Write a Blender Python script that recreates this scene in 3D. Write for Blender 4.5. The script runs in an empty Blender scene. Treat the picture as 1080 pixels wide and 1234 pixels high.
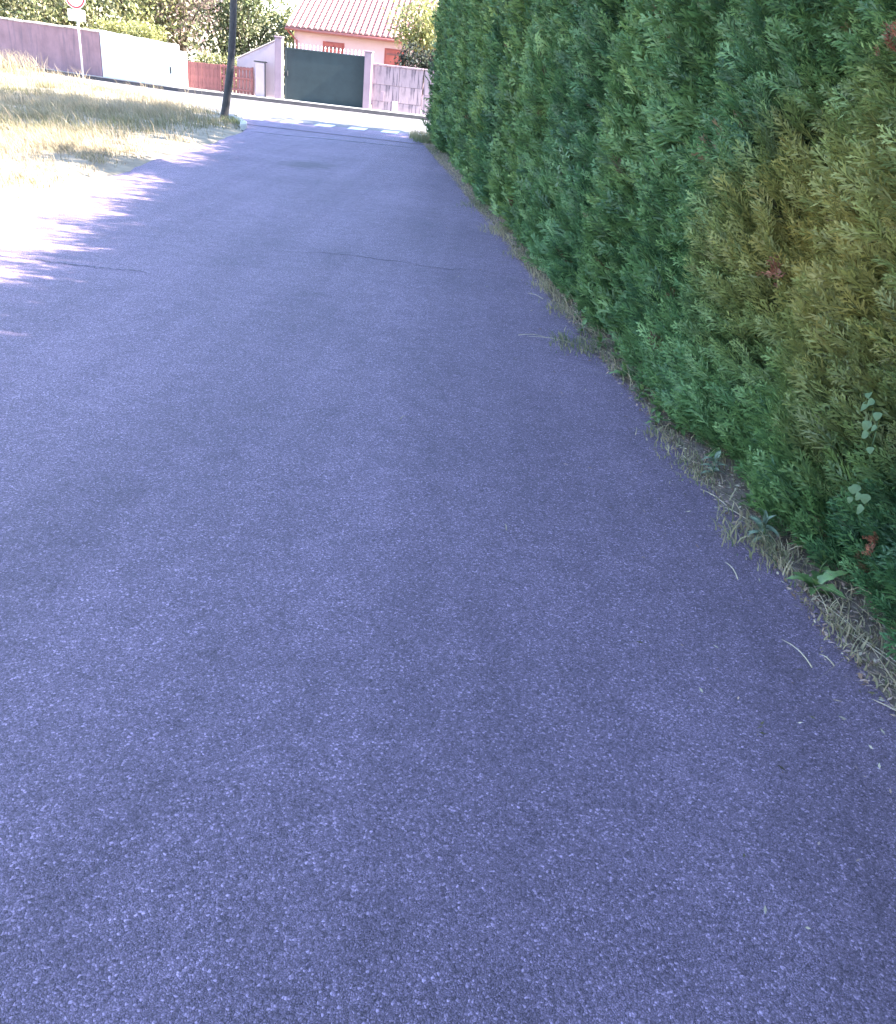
import bpy, bmesh, math, random
import numpy as np
from mathutils import Vector, Matrix

random.seed(7)
rng = np.random.default_rng(7)
R = math.radians
scene = bpy.context.scene
COL = scene.collection

# ------------------------------------------------------------------ camera
PITCH, ROLL, CAM_H = R(28.0), R(6.5), 1.70
fwd = Vector((0, math.cos(PITCH), -math.sin(PITCH)))
r0 = Vector((1, 0, 0)); u0 = r0.cross(fwd)
right = math.cos(ROLL) * r0 + math.sin(ROLL) * u0
up = -math.sin(ROLL) * r0 + math.cos(ROLL) * u0
cam_data = bpy.data.cameras.new('camera')
cam_data.sensor_fit = 'HORIZONTAL'; cam_data.sensor_width = 36.0
cam_data.lens = 36.0 * 1000.0 / 1080.0
cam_data.clip_start = 0.05; cam_data.clip_end = 6000
cam = bpy.data.objects.new('camera', cam_data); COL.objects.link(cam)
M = Matrix((right, up, -fwd)).transposed().to_4x4()
M.translation = (0, 0, CAM_H)
cam.matrix_world = M
scene.camera = cam

# ------------------------------------------------------------------ light
SUN_EL, SUN_AZ = R(38.0), R(-2.0)          # azimuth from +X, towards +Y
world = bpy.data.worlds.new('World'); scene.world = world; world.use_nodes = True
wn = world.node_tree
sky = wn.nodes.new('ShaderNodeTexSky'); sky.sky_type = 'NISHITA'; sky.sun_disc = False
sky.sun_elevation = SUN_EL; sky.sun_rotation = R(90) - SUN_AZ
sky.air_density = 1.0; sky.dust_density = 0.6; sky.ozone_density = 1.6
wn.links.new(sky.outputs[0], wn.nodes['Background'].inputs[0])
wn.nodes['Background'].inputs[1].default_value = 0.09
sun_data = bpy.data.lights.new('sun', 'SUN'); sun_data.energy = 3.4; sun_data.angle = R(0.53)
sun_data.color = (1.0, 0.94, 0.85)
sun = bpy.data.objects.new('sun', sun_data); COL.objects.link(sun)
sun_dir = Vector((math.cos(SUN_EL) * math.cos(SUN_AZ), math.cos(SUN_EL) * math.sin(SUN_AZ), math.sin(SUN_EL)))
sun.rotation_euler = sun_dir.to_track_quat('Z', 'Y').to_euler()
sun.location = (20, 0, 20)
scene.cycles.max_bounces = 6; scene.cycles.diffuse_bounces = 3; scene.cycles.glossy_bounces = 2; scene.cycles.transmission_bounces = 3
scene.view_settings.view_transform = 'Standard'
scene.view_settings.look = 'None'
scene.view_settings.exposure = 3.7
scene.view_settings.gamma = 1.0
scene.view_settings.use_curve_mapping = False

# ------------------------------------------------------------------ materials
def new_mat(name):
    m = bpy.data.materials.new(name); m.use_nodes = True
    nt = m.node_tree
    return m, nt, nt.nodes['Principled BSDF']

def N(nt, t, **kw):
    n = nt.nodes.new(t)
    for k, v in kw.items(): setattr(n, k, v)
    return n

def ramp(nt, fac, stops):
    r = N(nt, 'ShaderNodeValToRGB')
    el = r.color_ramp.elements
    while len(el) < len(stops): el.new(0.5)
    for e, (p, c) in zip(el, stops):
        e.position = p; e.color = (c[0], c[1], c[2], 1)
    nt.links.new(fac, r.inputs[0])
    return r.outputs[0]

def coords(nt, scale=(1, 1, 1)):
    tc = N(nt, 'ShaderNodeTexCoord'); mp = N(nt, 'ShaderNodeMapping')
    mp.inputs['Scale'].default_value = scale
    nt.links.new(tc.outputs['Object'], mp.inputs[0])
    return mp.outputs[0]

def noise(nt, vec, scale, detail=5, rough=0.6):
    n = N(nt, 'ShaderNodeTexNoise')
    n.inputs['Scale'].default_value = scale; n.inputs['Detail'].default_value = detail
    n.inputs['Roughness'].default_value = rough
    nt.links.new(vec, n.inputs['Vector'])
    return n.outputs[0]

def mixc(nt, a, b, fac, mode='MIX'):
    m = N(nt, 'ShaderNodeMix', data_type='RGBA', blend_type=mode)
    for sock, v in ((m.inputs[6], a), (m.inputs[7], b), (m.inputs[0], fac)):
        if isinstance(v, bpy.types.NodeSocket): nt.links.new(v, sock)
        elif isinstance(v, (int, float)): sock.default_value = v
        else: sock.default_value = (v[0], v[1], v[2], 1)
    return m.outputs[2]

def math_n(nt, op, a, b=None, clamp=False):
    m = N(nt, 'ShaderNodeMath', operation=op, use_clamp=clamp)
    for i, v in enumerate((a, b)):
        if v is None: continue
        if isinstance(v, bpy.types.NodeSocket): nt.links.new(v, m.inputs[i])
        else: m.inputs[i].default_value = v
    return m.outputs[0]

def bump(nt, h, strength, dist, bsdf):
    b = N(nt, 'ShaderNodeBump')
    b.inputs['Strength'].default_value = strength; b.inputs['Distance'].default_value = dist
    nt.links.new(h, b.inputs['Height']); nt.links.new(b.outputs[0], bsdf.inputs['Normal'])

def plaster(name, col, var=0.25, dirt=(0.25, 0.2, 0.2), dirt_amt=0.35, rough=0.9, streak=0.5, scale=1.0):
    """rendered masonry: mottled, with rain streaks and grime"""
    m, nt, b = new_mat(name)
    v = coords(nt)
    n1 = noise(nt, v, 1.7 * scale, 8, 0.65)
    c = ramp(nt, n1, [(0.3, tuple(x * (1 - var) for x in col)), (0.7, tuple(min(0.85, x * (1 + var * 0.3)) for x in col))])
    vs = coords(nt, (4.0, 4.0, 0.35))
    n2 = noise(nt, vs, 1.6 * scale, 6, 0.7)
    s = ramp(nt, n2, [(0.52, (0, 0, 0)), (0.68, (1, 1, 1))])
    s = math_n(nt, 'MULTIPLY', s, streak)
    c = mixc(nt, c, dirt, math_n(nt, 'MULTIPLY', s, dirt_amt * 2))
    nt.links.new(c, b.inputs['Base Color']); b.inputs['Roughness'].default_value = rough
    bump(nt, noise(nt, v, 60, 6, 0.7), 0.35, 0.01, b)
    return m

def plain(name, col, rough=0.6, var=0.2, nscale=8, bstr=0.15, metallic=0.0):
    m, nt, b = new_mat(name)
    v = coords(nt)
    n1 = noise(nt, v, nscale, 7, 0.65)
    c = ramp(nt, n1, [(0.3, tuple(x * (1 - var) for x in col)), (0.7, tuple(min(1, x * (1 + var)) for x in col))])
    nt.links.new(c, b.inputs['Base Color']); b.inputs['Roughness'].default_value = rough
    b.inputs['Metallic'].default_value = metallic
    if bstr: bump(nt, noise(nt, v, nscale * 9, 5, 0.6), bstr, 0.01, b)
    return m

def leaf_mat(name, translucent=0.3, rough=0.55, spec=0.35):
    """each leaf carries its own colour in the 'tint' attribute"""
    m, nt, b = new_mat(name)
    at = N(nt, 'ShaderNodeAttribute', attribute_name='tint')
    nt.links.new(at.outputs['Color'], b.inputs['Base Color'])
    b.inputs['Roughness'].default_value = rough
    b.inputs['Specular IOR Level'].default_value = spec
    tr = N(nt, 'ShaderNodeBsdfTranslucent')
    nt.links.new(at.outputs['Color'], tr.inputs['Color'])
    mx = N(nt, 'ShaderNodeMixShader'); mx.inputs[0].default_value = translucent
    nt.links.new(b.outputs[0], mx.inputs[1]); nt.links.new(tr.outputs[0], mx.inputs[2])
    nt.links.new(mx.outputs[0], nt.nodes['Material Output'].inputs['Surface'])
    return m

def asphalt(name, light, dark, grain=85.0, stains=(), tone=1.0):
    m, nt, b = new_mat(name)
    v = coords(nt)
    # warp so that the chippings are not a clean cell pattern
    wn1 = N(nt, 'ShaderNodeTexNoise'); wn1.inputs['Scale'].default_value = 70; wn1.inputs['Detail'].default_value = 3
    nt.links.new(v, wn1.inputs['Vector'])
    va = N(nt, 'ShaderNodeVectorMath', operation='MULTIPLY_ADD')
    nt.links.new(wn1.outputs['Color'], va.inputs[0]); va.inputs[1].default_value = (0.008, 0.008, 0.0)
    nt.links.new(v, va.inputs[2])
    vo = N(nt, 'ShaderNodeTexVoronoi'); vo.inputs['Scale'].default_value = grain
    nt.links.new(va.outputs[0], vo.inputs['Vector'])
    vo2 = N(nt, 'ShaderNodeTexVoronoi'); vo2.inputs['Scale'].default_value = grain * 2.3
    nt.links.new(va.outputs[0], vo2.inputs['Vector'])
    sep = N(nt, 'ShaderNodeSeparateColor'); nt.links.new(vo.outputs['Color'], sep.inputs[0])
    # chipping tone: mostly middling, a few pale ones
    mid = tuple(0.5 * (p + q) for p, q in zip(light, dark))
    chip = ramp(nt, sep.outputs[0], [(0.0, dark), (0.35, mid), (0.86, light), (0.97, tuple(min(0.8, x * 2.0) for x in light))])
    sep2 = N(nt, 'ShaderNodeSeparateColor'); nt.links.new(vo2.outputs['Color'], sep2.inputs[0])
    fines = ramp(nt, sep2.outputs[0], [(0.0, tuple(x * 0.6 for x in dark)), (0.55, mid), (0.95, tuple(x * 1.5 for x in light))])
    # some areas show the big stones, others are filled with fines and binder
    fill = ramp(nt, noise(nt, v, 16, 5, 0.7), [(0.40, (0.12, 0.12, 0.12)), (0.62, (0.7, 0.7, 0.7))])
    c = mixc(nt, chip, fines, fill)
    ve = N(nt, 'ShaderNodeTexVoronoi', feature='DISTANCE_TO_EDGE'); ve.inputs['Scale'].default_value = grain
    nt.links.new(va.outputs[0], ve.inputs['Vector'])
    gap = ramp(nt, ve.outputs['Distance'], [(0.0, (0.35, 0.35, 0.35)), (0.14, (1, 1, 1))])
    c = mixc(nt, c, gap, 0.8, 'MULTIPLY')
    mot = ramp(nt, noise(nt, v, 0.55, 6, 0.62), [(0.3, (0.80, 0.80, 0.82)), (0.7, (1.14, 1.12, 1.12))])
    c = mixc(nt, c, mot, 1.0, 'MULTIPLY')
    # wear running along the lane
    lane = N(nt, 'ShaderNodeMapping'); lane.inputs['Rotation'].default_value = (0, 0, R(-7.5)); lane.inputs['Scale'].default_value = (1.3, 0.07, 1)
    nt.links.new(v, lane.inputs[0])
    mot3 = ramp(nt, noise(nt, lane.outputs[0], 1.5, 4, 0.6), [(0.32, (0.84, 0.84, 0.85)), (0.68, (1.12, 1.12, 1.1))])
    c = mixc(nt, c, mot3, 1.0, 'MULTIPLY')
    mot2 = ramp(nt, noise(nt, v, 7, 4, 0.6), [(0.3, (0.86, 0.86, 0.87)), (0.7, (1.1, 1.1, 1.1))])
    c = mixc(nt, c, mot2, 1.0, 'MULTIPLY')
    for (x, y, rx, ry, amt) in stains:
        geo = N(nt, 'ShaderNodeSeparateXYZ'); nt.links.new(v, geo.inputs[0])
        dx = math_n(nt, 'DIVIDE', math_n(nt, 'SUBTRACT', geo.outputs[0], x), rx)
        dy = math_n(nt, 'DIVIDE', math_n(nt, 'SUBTRACT', geo.outputs[1], y), ry)
        d = math_n(nt, 'SQRT', math_n(nt, 'ADD', math_n(nt, 'MULTIPLY', dx, dx), math_n(nt, 'MULTIPLY', dy, dy)))
        d = math_n(nt, 'ADD', d, math_n(nt, 'MULTIPLY', math_n(nt, 'SUBTRACT', noise(nt, v, 5, 5, 0.7), 0.5), 1.8))
        f = ramp(nt, d, [(0.35, (amt, amt, amt)), (1.0, (0, 0, 0))])
        c = mixc(nt, c, (0.03, 0.028, 0.035), f)
    nt.links.new(c, b.inputs['Base Color'])
    b.inputs['Roughness'].default_value = 0.62
    b.inputs['Specular IOR Level'].default_value = 0.32
    inv = ramp(nt, ve.outputs['Distance'], [(0.0, (0, 0, 0)), (0.3, (1, 1, 1))])
    inv2 = math_n(nt, 'SUBTRACT', 1.0, vo2.outputs['Distance'])
    h = math_n(nt, 'ADD', inv, math_n(nt, 'MULTIPLY', inv2, 0.4))
    h = math_n(nt, 'ADD', h, math_n(nt, 'MULTIPLY', sep.outputs[1], 0.7))
    h = math_n(nt, 'ADD', h, math_n(nt, 'MULTIPLY', noise(nt, v, 240, 4, 0.7), 1.6))
    bump(nt, h, 1.0, 0.0045, b)
    return m

# the stone of this road has a faint mauve cast
MAT_ROAD = asphalt('road_asphalt', (0.385, 0.275, 0.410), (0.118, 0.085, 0.130), grain=165.0,
                   stains=((-3.05, 15.2, 0.55, 0.8, 0.5),))
MAT_CROSS = asphalt('cross_road_asphalt', (0.26, 0.24, 0.25), (0.13, 0.12, 0.13), grain=70)
MAT_SEAL = plain('joint_bitumen', (0.055, 0.045, 0.072), 0.7, 0.3, 20, 0.3)
MAT_PAINT = plain('road_paint', (0.75, 0.75, 0.74), 0.7, 0.08, 14, 0.2)
MAT_KERB = plain('kerb_concrete', (0.42, 0.40, 0.38), 0.9, 0.25, 6, 0.5)
MAT_PAVE = plain('pavement_concrete', (0.34, 0.32, 0.31), 0.9, 0.2, 5, 0.4)
MAT_EARTH = plain('dry_earth', (0.25, 0.20, 0.14), 0.97, 0.35, 3, 0.8)
MAT_SOIL = plain('leafy_soil', (0.19, 0.14, 0.115), 0.97, 0.5, 12, 1.0)
MAT_GROUND = plain('ground_soil', (0.22, 0.19, 0.12), 0.97, 0.3, 0.4, 0.5)
MAT_GREY_WALL = plaster('grey_mauve_render', (0.31, 0.175, 0.195), 0.3, (0.10, 0.075, 0.10), 0.45, streak=0.7)
MAT_WHITE_WALL = plaster('white_render', (0.80, 0.79, 0.78), 0.06, (0.5, 0.48, 0.48), 0.1)
MAT_PINK = plaster('pink_render', (0.62, 0.39, 0.41), 0.1, (0.45, 0.3, 0.28), 0.15, scale=0.6)
MAT_LILAC = plaster('pale_lilac_render', (0.42, 0.33, 0.37), 0.12, (0.3, 0.25, 0.3), 0.2)
MAT_POST = plaster('gate_post_render', (0.24, 0.17, 0.21), 0.2, (0.16, 0.12, 0.16), 0.4)
MAT_SLAB = plaster('stained_concrete', (0.30, 0.22, 0.25), 0.2, (0.06, 0.045, 0.065), 0.6, streak=1.0, scale=1.6)
MAT_COPING = plain('coping_tile', (0.55, 0.45, 0.42), 0.9, 0.3, 5, 0.4)
MAT_RED = plain('red_brown_wood', (0.20, 0.065, 0.062), 0.65, 0.3, 5, 0.2)
MAT_REDPAINT = plain('red_shutter_paint', (0.36, 0.075, 0.06), 0.6, 0.2, 5, 0.2)
MAT_GREEN = plain('blue_green_gate_paint', (0.028, 0.040, 0.045), 0.6, 0.15, 2, 0.05)
MAT_GREEN.node_tree.nodes['Principled BSDF'].inputs['Specular IOR Level'].default_value = 0.2
MAT_STEEL = plain('dark_steel', (0.04, 0.04, 0.045), 0.5, 0.2, 8, 0.1, 0.3)
MAT_GALV = plain('galvanised_post', (0.55, 0.55, 0.57), 0.45, 0.15, 8, 0.05, 0.6)
MAT_WHITE = plain('sign_white', (0.8, 0.8, 0.8), 0.5, 0.03, 4, 0)
MAT_SIGNRED = plain('sign_red', (0.55, 0.03, 0.04), 0.5, 0.08, 4, 0)
MAT_TILE = plain('clay_tile_cover', (0.46, 0.30, 0.275), 0.9, 0.35, 3, 0.3)
MAT_TILE_PAN = plain('clay_tile_pan', (0.17, 0.07, 0.07), 0.9, 0.3, 4, 0.3)
MAT_GUTTER = plain('red_gutter', (0.30, 0.09, 0.08), 0.5, 0.15, 6, 0.05)
MAT_POLE = plain('tarred_pole_wood', (0.030, 0.026, 0.030), 0.75, 0.4, 12, 0.6)
MAT_BARK = plain('tree_bark', (0.10, 0.075, 0.055), 0.95, 0.4, 10, 0.8)
MAT_TWIG = plain('hedge_wood', (0.09, 0.06, 0.042), 0.95, 0.3, 14, 0.6)
MAT_LEAF = leaf_mat('leaf_surface', 0.3)
MAT_HEDGE = leaf_mat('cypress_spray', 0.16, 0.5, 0.45)
MAT_GRASS = leaf_mat('grass_blade', 0.35, 0.7, 0.2)
MAT_LITTER = leaf_mat('litter_surface', 0.1, 0.85, 0.15)

# ------------------------------------------------------------------ helpers
def props(o, label=None, cat=None, group=None, kind=None):
    if label: o['label'] = label
    if cat: o['category'] = cat
    if group: o['group'] = group
    if kind: o['kind'] = kind
    return o

def link(name, me, mat=None, parent=None, **kw):
    o = bpy.data.objects.new(name, me); COL.objects.link(o)
    if mat is not None and me is not None and not me.materials: me.materials.append(mat)
    if parent is not None: o.parent = parent
    return props(o, **kw)

def empty(name, loc=(0, 0, 0), rz=0.0, **kw):
    o = bpy.data.objects.new(name, None); COL.objects.link(o)
    o.location = loc; o.rotation_euler = (0, 0, rz); o.empty_display_size = 0.2
    return props(o, **kw)

def mesh(name, verts, faces, smooth=False):
    me = bpy.data.meshes.new(name); me.from_pydata([tuple(v) for v in verts], [], [tuple(f) for f in faces])
    if smooth: me.polygons.foreach_set('use_smooth', [True] * len(me.polygons))
    me.update(); return me

def big_mesh(name, V, F, tint=None):
    """V (n,3), F (m,k) with one face size; tint (n,3) per-vertex leaf colour"""
    me = bpy.data.meshes.new(name)
    V = np.ascontiguousarray(V, dtype=np.float32); F = np.ascontiguousarray(F, dtype=np.int32)
    m, k = F.shape
    me.vertices.add(len(V)); me.vertices.foreach_set('co', V.ravel())
    me.loops.add(m * k); me.loops.foreach_set('vertex_index', F.ravel())
    me.polygons.add(m)
    me.polygons.foreach_set('loop_start', np.arange(0, m * k, k, dtype=np.int32))
    try: me.polygons.foreach_set('loop_total', np.full(m, k, dtype=np.int32))
    except Exception: pass
    if tint is not None:
        a = me.attributes.new('tint', 'FLOAT_COLOR', 'POINT')
        c = np.ones((len(V), 4), dtype=np.float32); c[:, :3] = np.clip(tint, 0.002, 0.9)
        a.data.foreach_set('color', c.ravel())
    me.update(calc_edges=True)
    return me

def bm_mesh(name, bm, smooth=False):
    me = bpy.data.meshes.new(name); bmesh.ops.recalc_face_normals(bm, faces=bm.faces)
    bm.to_mesh(me); bm.free()
    if smooth: me.polygons.foreach_set('use_smooth', [True] * len(me.polygons))
    return me

def box_bm(sx, sy, sz, bevel=0.0, centre=(0, 0, 0), bm=None, jitter=0.0):
    bm = bm or bmesh.new()
    g = bmesh.ops.create_cube(bm, size=1.0)
    vs = g['verts']
    for v in vs:
        v.co = Vector((v.co.x * sx + centre[0], v.co.y * sy + centre[1], v.co.z * sz + centre[2]))
        if jitter: v.co += Vector([random.uniform(-jitter, jitter) for _ in range(3)])
    if bevel:
        es = list({e for v in vs for e in v.link_edges})
        bmesh.ops.bevel(bm, geom=es, offset=bevel, segments=1, affect='EDGES')
    return bm

def box(name, sx, sy, sz, centre=(0, 0, 0), bevel=0.0):
    return bm_mesh(name, box_bm(sx, sy, sz, bevel, centre))

def tube(name, pts, radii, seg=10, smooth=True, cap=True):
    V, F = [], []
    pts = [Vector(p) for p in pts]
    for i, p in enumerate(pts):
        d = (pts[min(i + 1, len(pts) - 1)] - pts[max(i - 1, 0)]).normalized()
        a = Vector((0, 0, 1)) if abs(d.z) < 0.9 else Vector((1, 0, 0))
        x = d.cross(a).normalized(); y = d.cross(x)
        for k in range(seg):
            t = 2 * math.pi * k / seg
            V.append(p + (x * math.cos(t) + y * math.sin(t)) * radii[i])
    for i in range(len(pts) - 1):
        for k in range(seg):
            F.append((i * seg + k, i * seg + (k + 1) % seg, (i + 1) * seg + (k + 1) % seg, (i + 1) * seg + k))
    if cap:
        F.append(tuple(range(seg - 1, -1, -1))); F.append(tuple(range((len(pts) - 1) * seg, len(pts) * seg)))
    return mesh(name, V, F, smooth)

def strip(name, left, right_, z=0.0, parent=None, mat=None, zl=None, zr=None, **kw):
    """ribbon between two polylines of equal length"""
    V = []; F = []
    for i, (a, b) in enumerate(zip(left, right_)):
        V += [(a[0], a[1], a[2] if len(a) > 2 else z), (b[0], b[1], b[2] if len(b) > 2 else z)]
        if i: F.append((2 * i - 2, 2 * i - 1, 2 * i + 1, 2 * i))
    return link(name, mesh(name, V, F), mat, parent, **kw)

def fbm(x, y, seed=0, oct=4):
    r = np.random.default_rng(seed); out = np.zeros_like(np.asarray(x, dtype=float)); amp = 1.0; fr = 1.0
    for _ in range(oct):
        for _k in range(3):
            a = r.uniform(0, 2 * math.pi); p = r.uniform(0, 6.28)
            out = out + amp / 3 * np.sin((x * math.cos(a) + y * math.sin(a)) * fr + p)
        amp *= 0.55; fr *= 2.1
    return out

def norm(a): return a / np.maximum(np.linalg.norm(a, axis=-1, keepdims=True), 1e-9)

# line of the hedge foot and of the lane
HX = lambda y: 2.05 - 0.157 * y
def left_edge(y):
    return float(np.interp(y, [-10, 3, 8.6, 11.6, 17.4, 20.6, 22.0], [-4.2, -4.55, -4.86, -4.95, -5.3, -5.55, -6.0]))

# ------------------------------------------------------------------ the setting
link('ground', mesh('ground', [(-1500, -1500, -0.06), (1500, -1500, -0.06), (1500, 1500, -0.06), (-1500, 1500, -0.06)], [(0, 1, 2, 3)]), MAT_GROUND, kind='structure')

ys = np.concatenate([np.arange(-9, 22.01, 0.12)])
jl = fbm(ys * 3, ys * 0, 3) * 0.05 + rng.normal(0, 0.012, len(ys))
jr = fbm(ys * 3.3, ys * 0, 5) * 0.05 + rng.normal(0, 0.012, len(ys))
Lp = [(left_edge(y) + a, y) for y, a in zip(ys, jl)]
Rp = [(HX(y) - 0.10 + a, y) for y, a in zip(ys, jr)]
road = strip('road', Lp, Rp, 0.0, None, MAT_ROAD, kind='structure')

# street that crosses at the end of the lane, opening on to it
cross_pts = [(-6.05, 22.0), (-6.35, 22.9), (-6.9, 23.5), (-8.3, 25.6), (-9.7, 26.9), (-12.3, 29.6), (-14.2, 31.3), (-18, 33.2), (-30, 38.0),
             (-30, 39.6), (-19.5, 36.2), (-15.4, 34.15), (-11.2, 32.45), (-4.0, 32.3), (40, 32.3), (40, 24.0), (-0.9, 24.0), (-1.5, 22.9), (HX(22) - 0.1, 22.0)]
cross = link('cross_road', mesh('cross_road', [(x, y, 0.004) for x, y in cross_pts], [tuple(range(len(cross_pts)))]), MAT_CROSS, kind='structure')
# darker apron of the lane runs up to the give-way line
apron_pts = [(-6.0, 21.98), (-6.3, 22.85), (-6.6, 23.75), (-6.4, 24.1), (-1.5, 25.05), (-1.45, 22.9), (HX(21.98) - 0.1, 21.98)]
link('lane_mouth', mesh('lane_mouth', [(x, y, 0.008) for x, y in apron_pts], [tuple(range(len(apron_pts)))]), MAT_ROAD, kind='structure')

for i in range(7):
    x = -6.45 + i * 0.87
    y = 24.55 + 0.2 * (x + 4.0)
    me = mesh('give_way_dash', [(x, y - 0.42, 0.012), (x + 0.45, y - 0.33, 0.012), (x + 0.45, y + 0.50, 0.012), (x, y + 0.41, 0.012)], [(0, 1, 2, 3)])
    link('give_way_dash', me, MAT_PAINT, cross)

def crack(name, pts, width, z=0.003, parent=road):
    n = 60
    P = np.array(pts, float); t = np.linspace(0, len(P) - 1, n)
    xs = np.interp(t, range(len(P)), P[:, 0]); yy = np.interp(t, range(len(P)), P[:, 1])
    yy = yy + np.cumsum(rng.normal(0, 0.012, n)) + rng.normal(0, 0.01, n)
    w = width * (0.35 + rng.random(n)) * np.sin(np.linspace(0.12, 3.02, n)) ** 0.5
    return strip(name, list(zip(xs, yy - w / 2)), list(zip(xs, yy + w / 2)), z, parent, MAT_SEAL)
crack('crack', [(-3.95, 6.72), (-3.2, 6.86), (-2.6, 6.9)], 0.020)
crack('crack', [(-1.95, 8.05), (-1.2, 8.18), (-0.45, 8.15), (0.1, 8.2)], 0.018)
crack('joint', [(-5.4, 20.25), (-4.8, 20.25), (-2.9, 20.55), (-1.7, 20.65)], 0.16)

# verge on the left: low, uneven ground
def verge_h(x, y):
    return 0.05 + 0.07 * fbm(x * 0.55, y * 0.55, 21) * 0.6
def cross_edge_y(x):
    return np.interp(x, [-60, -30, -18, -14.2, -12.3, -9.7, -8.3, -6.9, -6.35, -5.6], [44, 38.0, 33.2, 31.3, 29.6, 26.9, 25.6, 23.5, 22.6, 20.4])
nx, ny = 90, 110
V = []; F = []
gu = np.linspace(0, 1, nx) ** 1.6; gv = np.linspace(-9, 40, ny)
for j, yv in enumerate(gv):
    for i, uu in enumerate(gu):
        xl = left_edge(min(yv, 22.0)); 
        x = xl - 0.02 - uu * 34
        ymax = float(cross_edge_y(x)) - 0.05
        y = yv if yv < ymax else ymax + 0.0
        edge = min(1.0, uu * 34 / 0.6) * min(1.0, max(0.0, (ymax - yv) / 0.5))
        z = -0.03 + edge * (0.03 + float(verge_h(x, y)))
        V.append((x, y, max(z, -0.03)))
for j in range(ny - 1):
    for i in range(nx - 1):
        a = j * nx + i; F.append((a, a + nx, a + nx + 1, a + 1))
link('verge', mesh('verge', V, F, True), MAT_EARTH, kind='structure')

# earth strip below the hedge
ysx = np.arange(-9, 24.3, 0.15)
sl = [(HX(y) - 0.16 + 0.04 * float(fbm(y * 4, 0 * y, 5)), y, 0.006) for y in ysx]
sr = [(HX(y) + 2.2, y, 0.03) for y in ysx]
strip('soil_strip', sl, sr, 0.0, None, MAT_SOIL, kind='structure')

# pavement and kerb on the far side of the street
kp = [(-30, 39.6), (-19.5, 36.2), (-15.4, 34.15), (-11.2, 32.45), (-4.0, 32.3), (40, 32.3)]
wp = [(-30, 41.6), (-20.0, 38.2), (-15.4, 36.0), (-11.3, 34.2), (-4.0, 34.2), (40, 34.2)]
strip('pavement', [(x, y + 0.16) for x, y in kp], wp, 0.10, None, MAT_PAVE, kind='structure')
V = []; F = []
for i, (x, y) in enumerate(kp):
    V += [(x, y, 0.0), (x, y + 0.02, 0.115), (x, y + 0.17, 0.12), (x, y + 0.17, 0.0)]
    if i:
        b = 4 * i
        for k in range(3): F.append((b - 4 + k, b + k, b + k + 1, b - 3 + k))
link('far_kerb', mesh('far_kerb', V, F), plain('kerb_shadow_tone', (0.045, 0.04, 0.045), 0.9, 0.3, 4, 0.3), kind='structure')  # near-black kerb colour stands in for the shadow line along the gutter

# rounded kerb at the left corner of the lane mouth: separate stones
ck = empty('corner_kerb', (0, 0, 0), kind='structure')
arc = [(-5.62, 20.7), (-5.78, 21.35), (-6.02, 21.95), (-6.32, 22.5), (-6.72, 23.0), (-7.2, 23.6), (-7.75, 24.3)]
for (a, b) in zip(arc[:-1], arc[1:]):
    v = Vector((b[0] - a[0], b[1] - a[1], 0)); L = v.length - 0.012
    o = link('kerb_stone', bm_mesh('kerb_stone', box_bm(L, 0.15, 0.16, 0.018, jitter=0.006)), MAT_KERB, ck)
    o.location = ((a[0] + b[0]) / 2 - 0.07, (a[1] + b[1]) / 2 + 0.05, 0.035); o.rotation_euler = (0, 0, math.atan2(v.y, v.x))

# ------------------------------------------------------------------ cypress hedge
def spray_template(nl, nsub, seed, width, droop=0.12):
    """flat feathery spray of unit length along +x, lying about the xy plane"""
    r = np.random.default_rng(seed); blades = []
    def blade(p, d, L, w):
        p = np.array(p, float); d = np.array(d, float)
        s = np.array([-d[1], d[0], 0.0]); s /= np.linalg.norm(s) + 1e-9
        tw = r.uniform(-0.5, 0.5); s = s * math.cos(tw) + np.array([0, 0, 1]) * math.sin(tw)
        lift = np.array([0, 0, r.normal(0, 0.04) * L])
        blades.append([p, p + d * L * 0.45 + s * w + lift, p + d * L + lift * 1.5, p + d * L * 0.45 - s * w + lift])
    bow = lambda t: np.array([t, 0.05 * math.sin(t * 3 + seed), -droop * t * t])
    for i in range(4):
        t = i / 4; p = bow(t); q = bow(min(1, t + 0.3)); blade(p, q - p, 1.0, width * 0.6)
    for i in range(nl):
        t = 0.06 + 0.88 * i / nl + r.uniform(-0.02, 0.02)
        side = 1 if i % 2 else -1
        ang = R(r.uniform(20, 38)) * side
        L = (0.40 * (1 - t) ** 0.7 + 0.09) * r.uniform(0.75, 1.2)
        zt = r.normal(0.05, 0.14)
        d = np.array([math.cos(ang), math.sin(ang), zt]); d /= np.linalg.norm(d)
        p = bow(t)
        blade(p, d, L, width)
        for k in range(nsub):
            tt = 0.15 + 0.7 * k / max(1, nsub)
            s2 = 1 if k % 2 else -1
            a2 = ang + R(r.uniform(16, 32)) * s2
            d2 = np.array([math.cos(a2), math.sin(a2), zt + r.normal(0, 0.2)]); d2 /= np.linalg.norm(d2)
            blade(p + d * L * tt, d2, L * r.uniform(0.4, 0.6) * (1.1 - 0.5 * tt), width * 0.85)
    return np.array(blades)      # (b,4,3)

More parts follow.
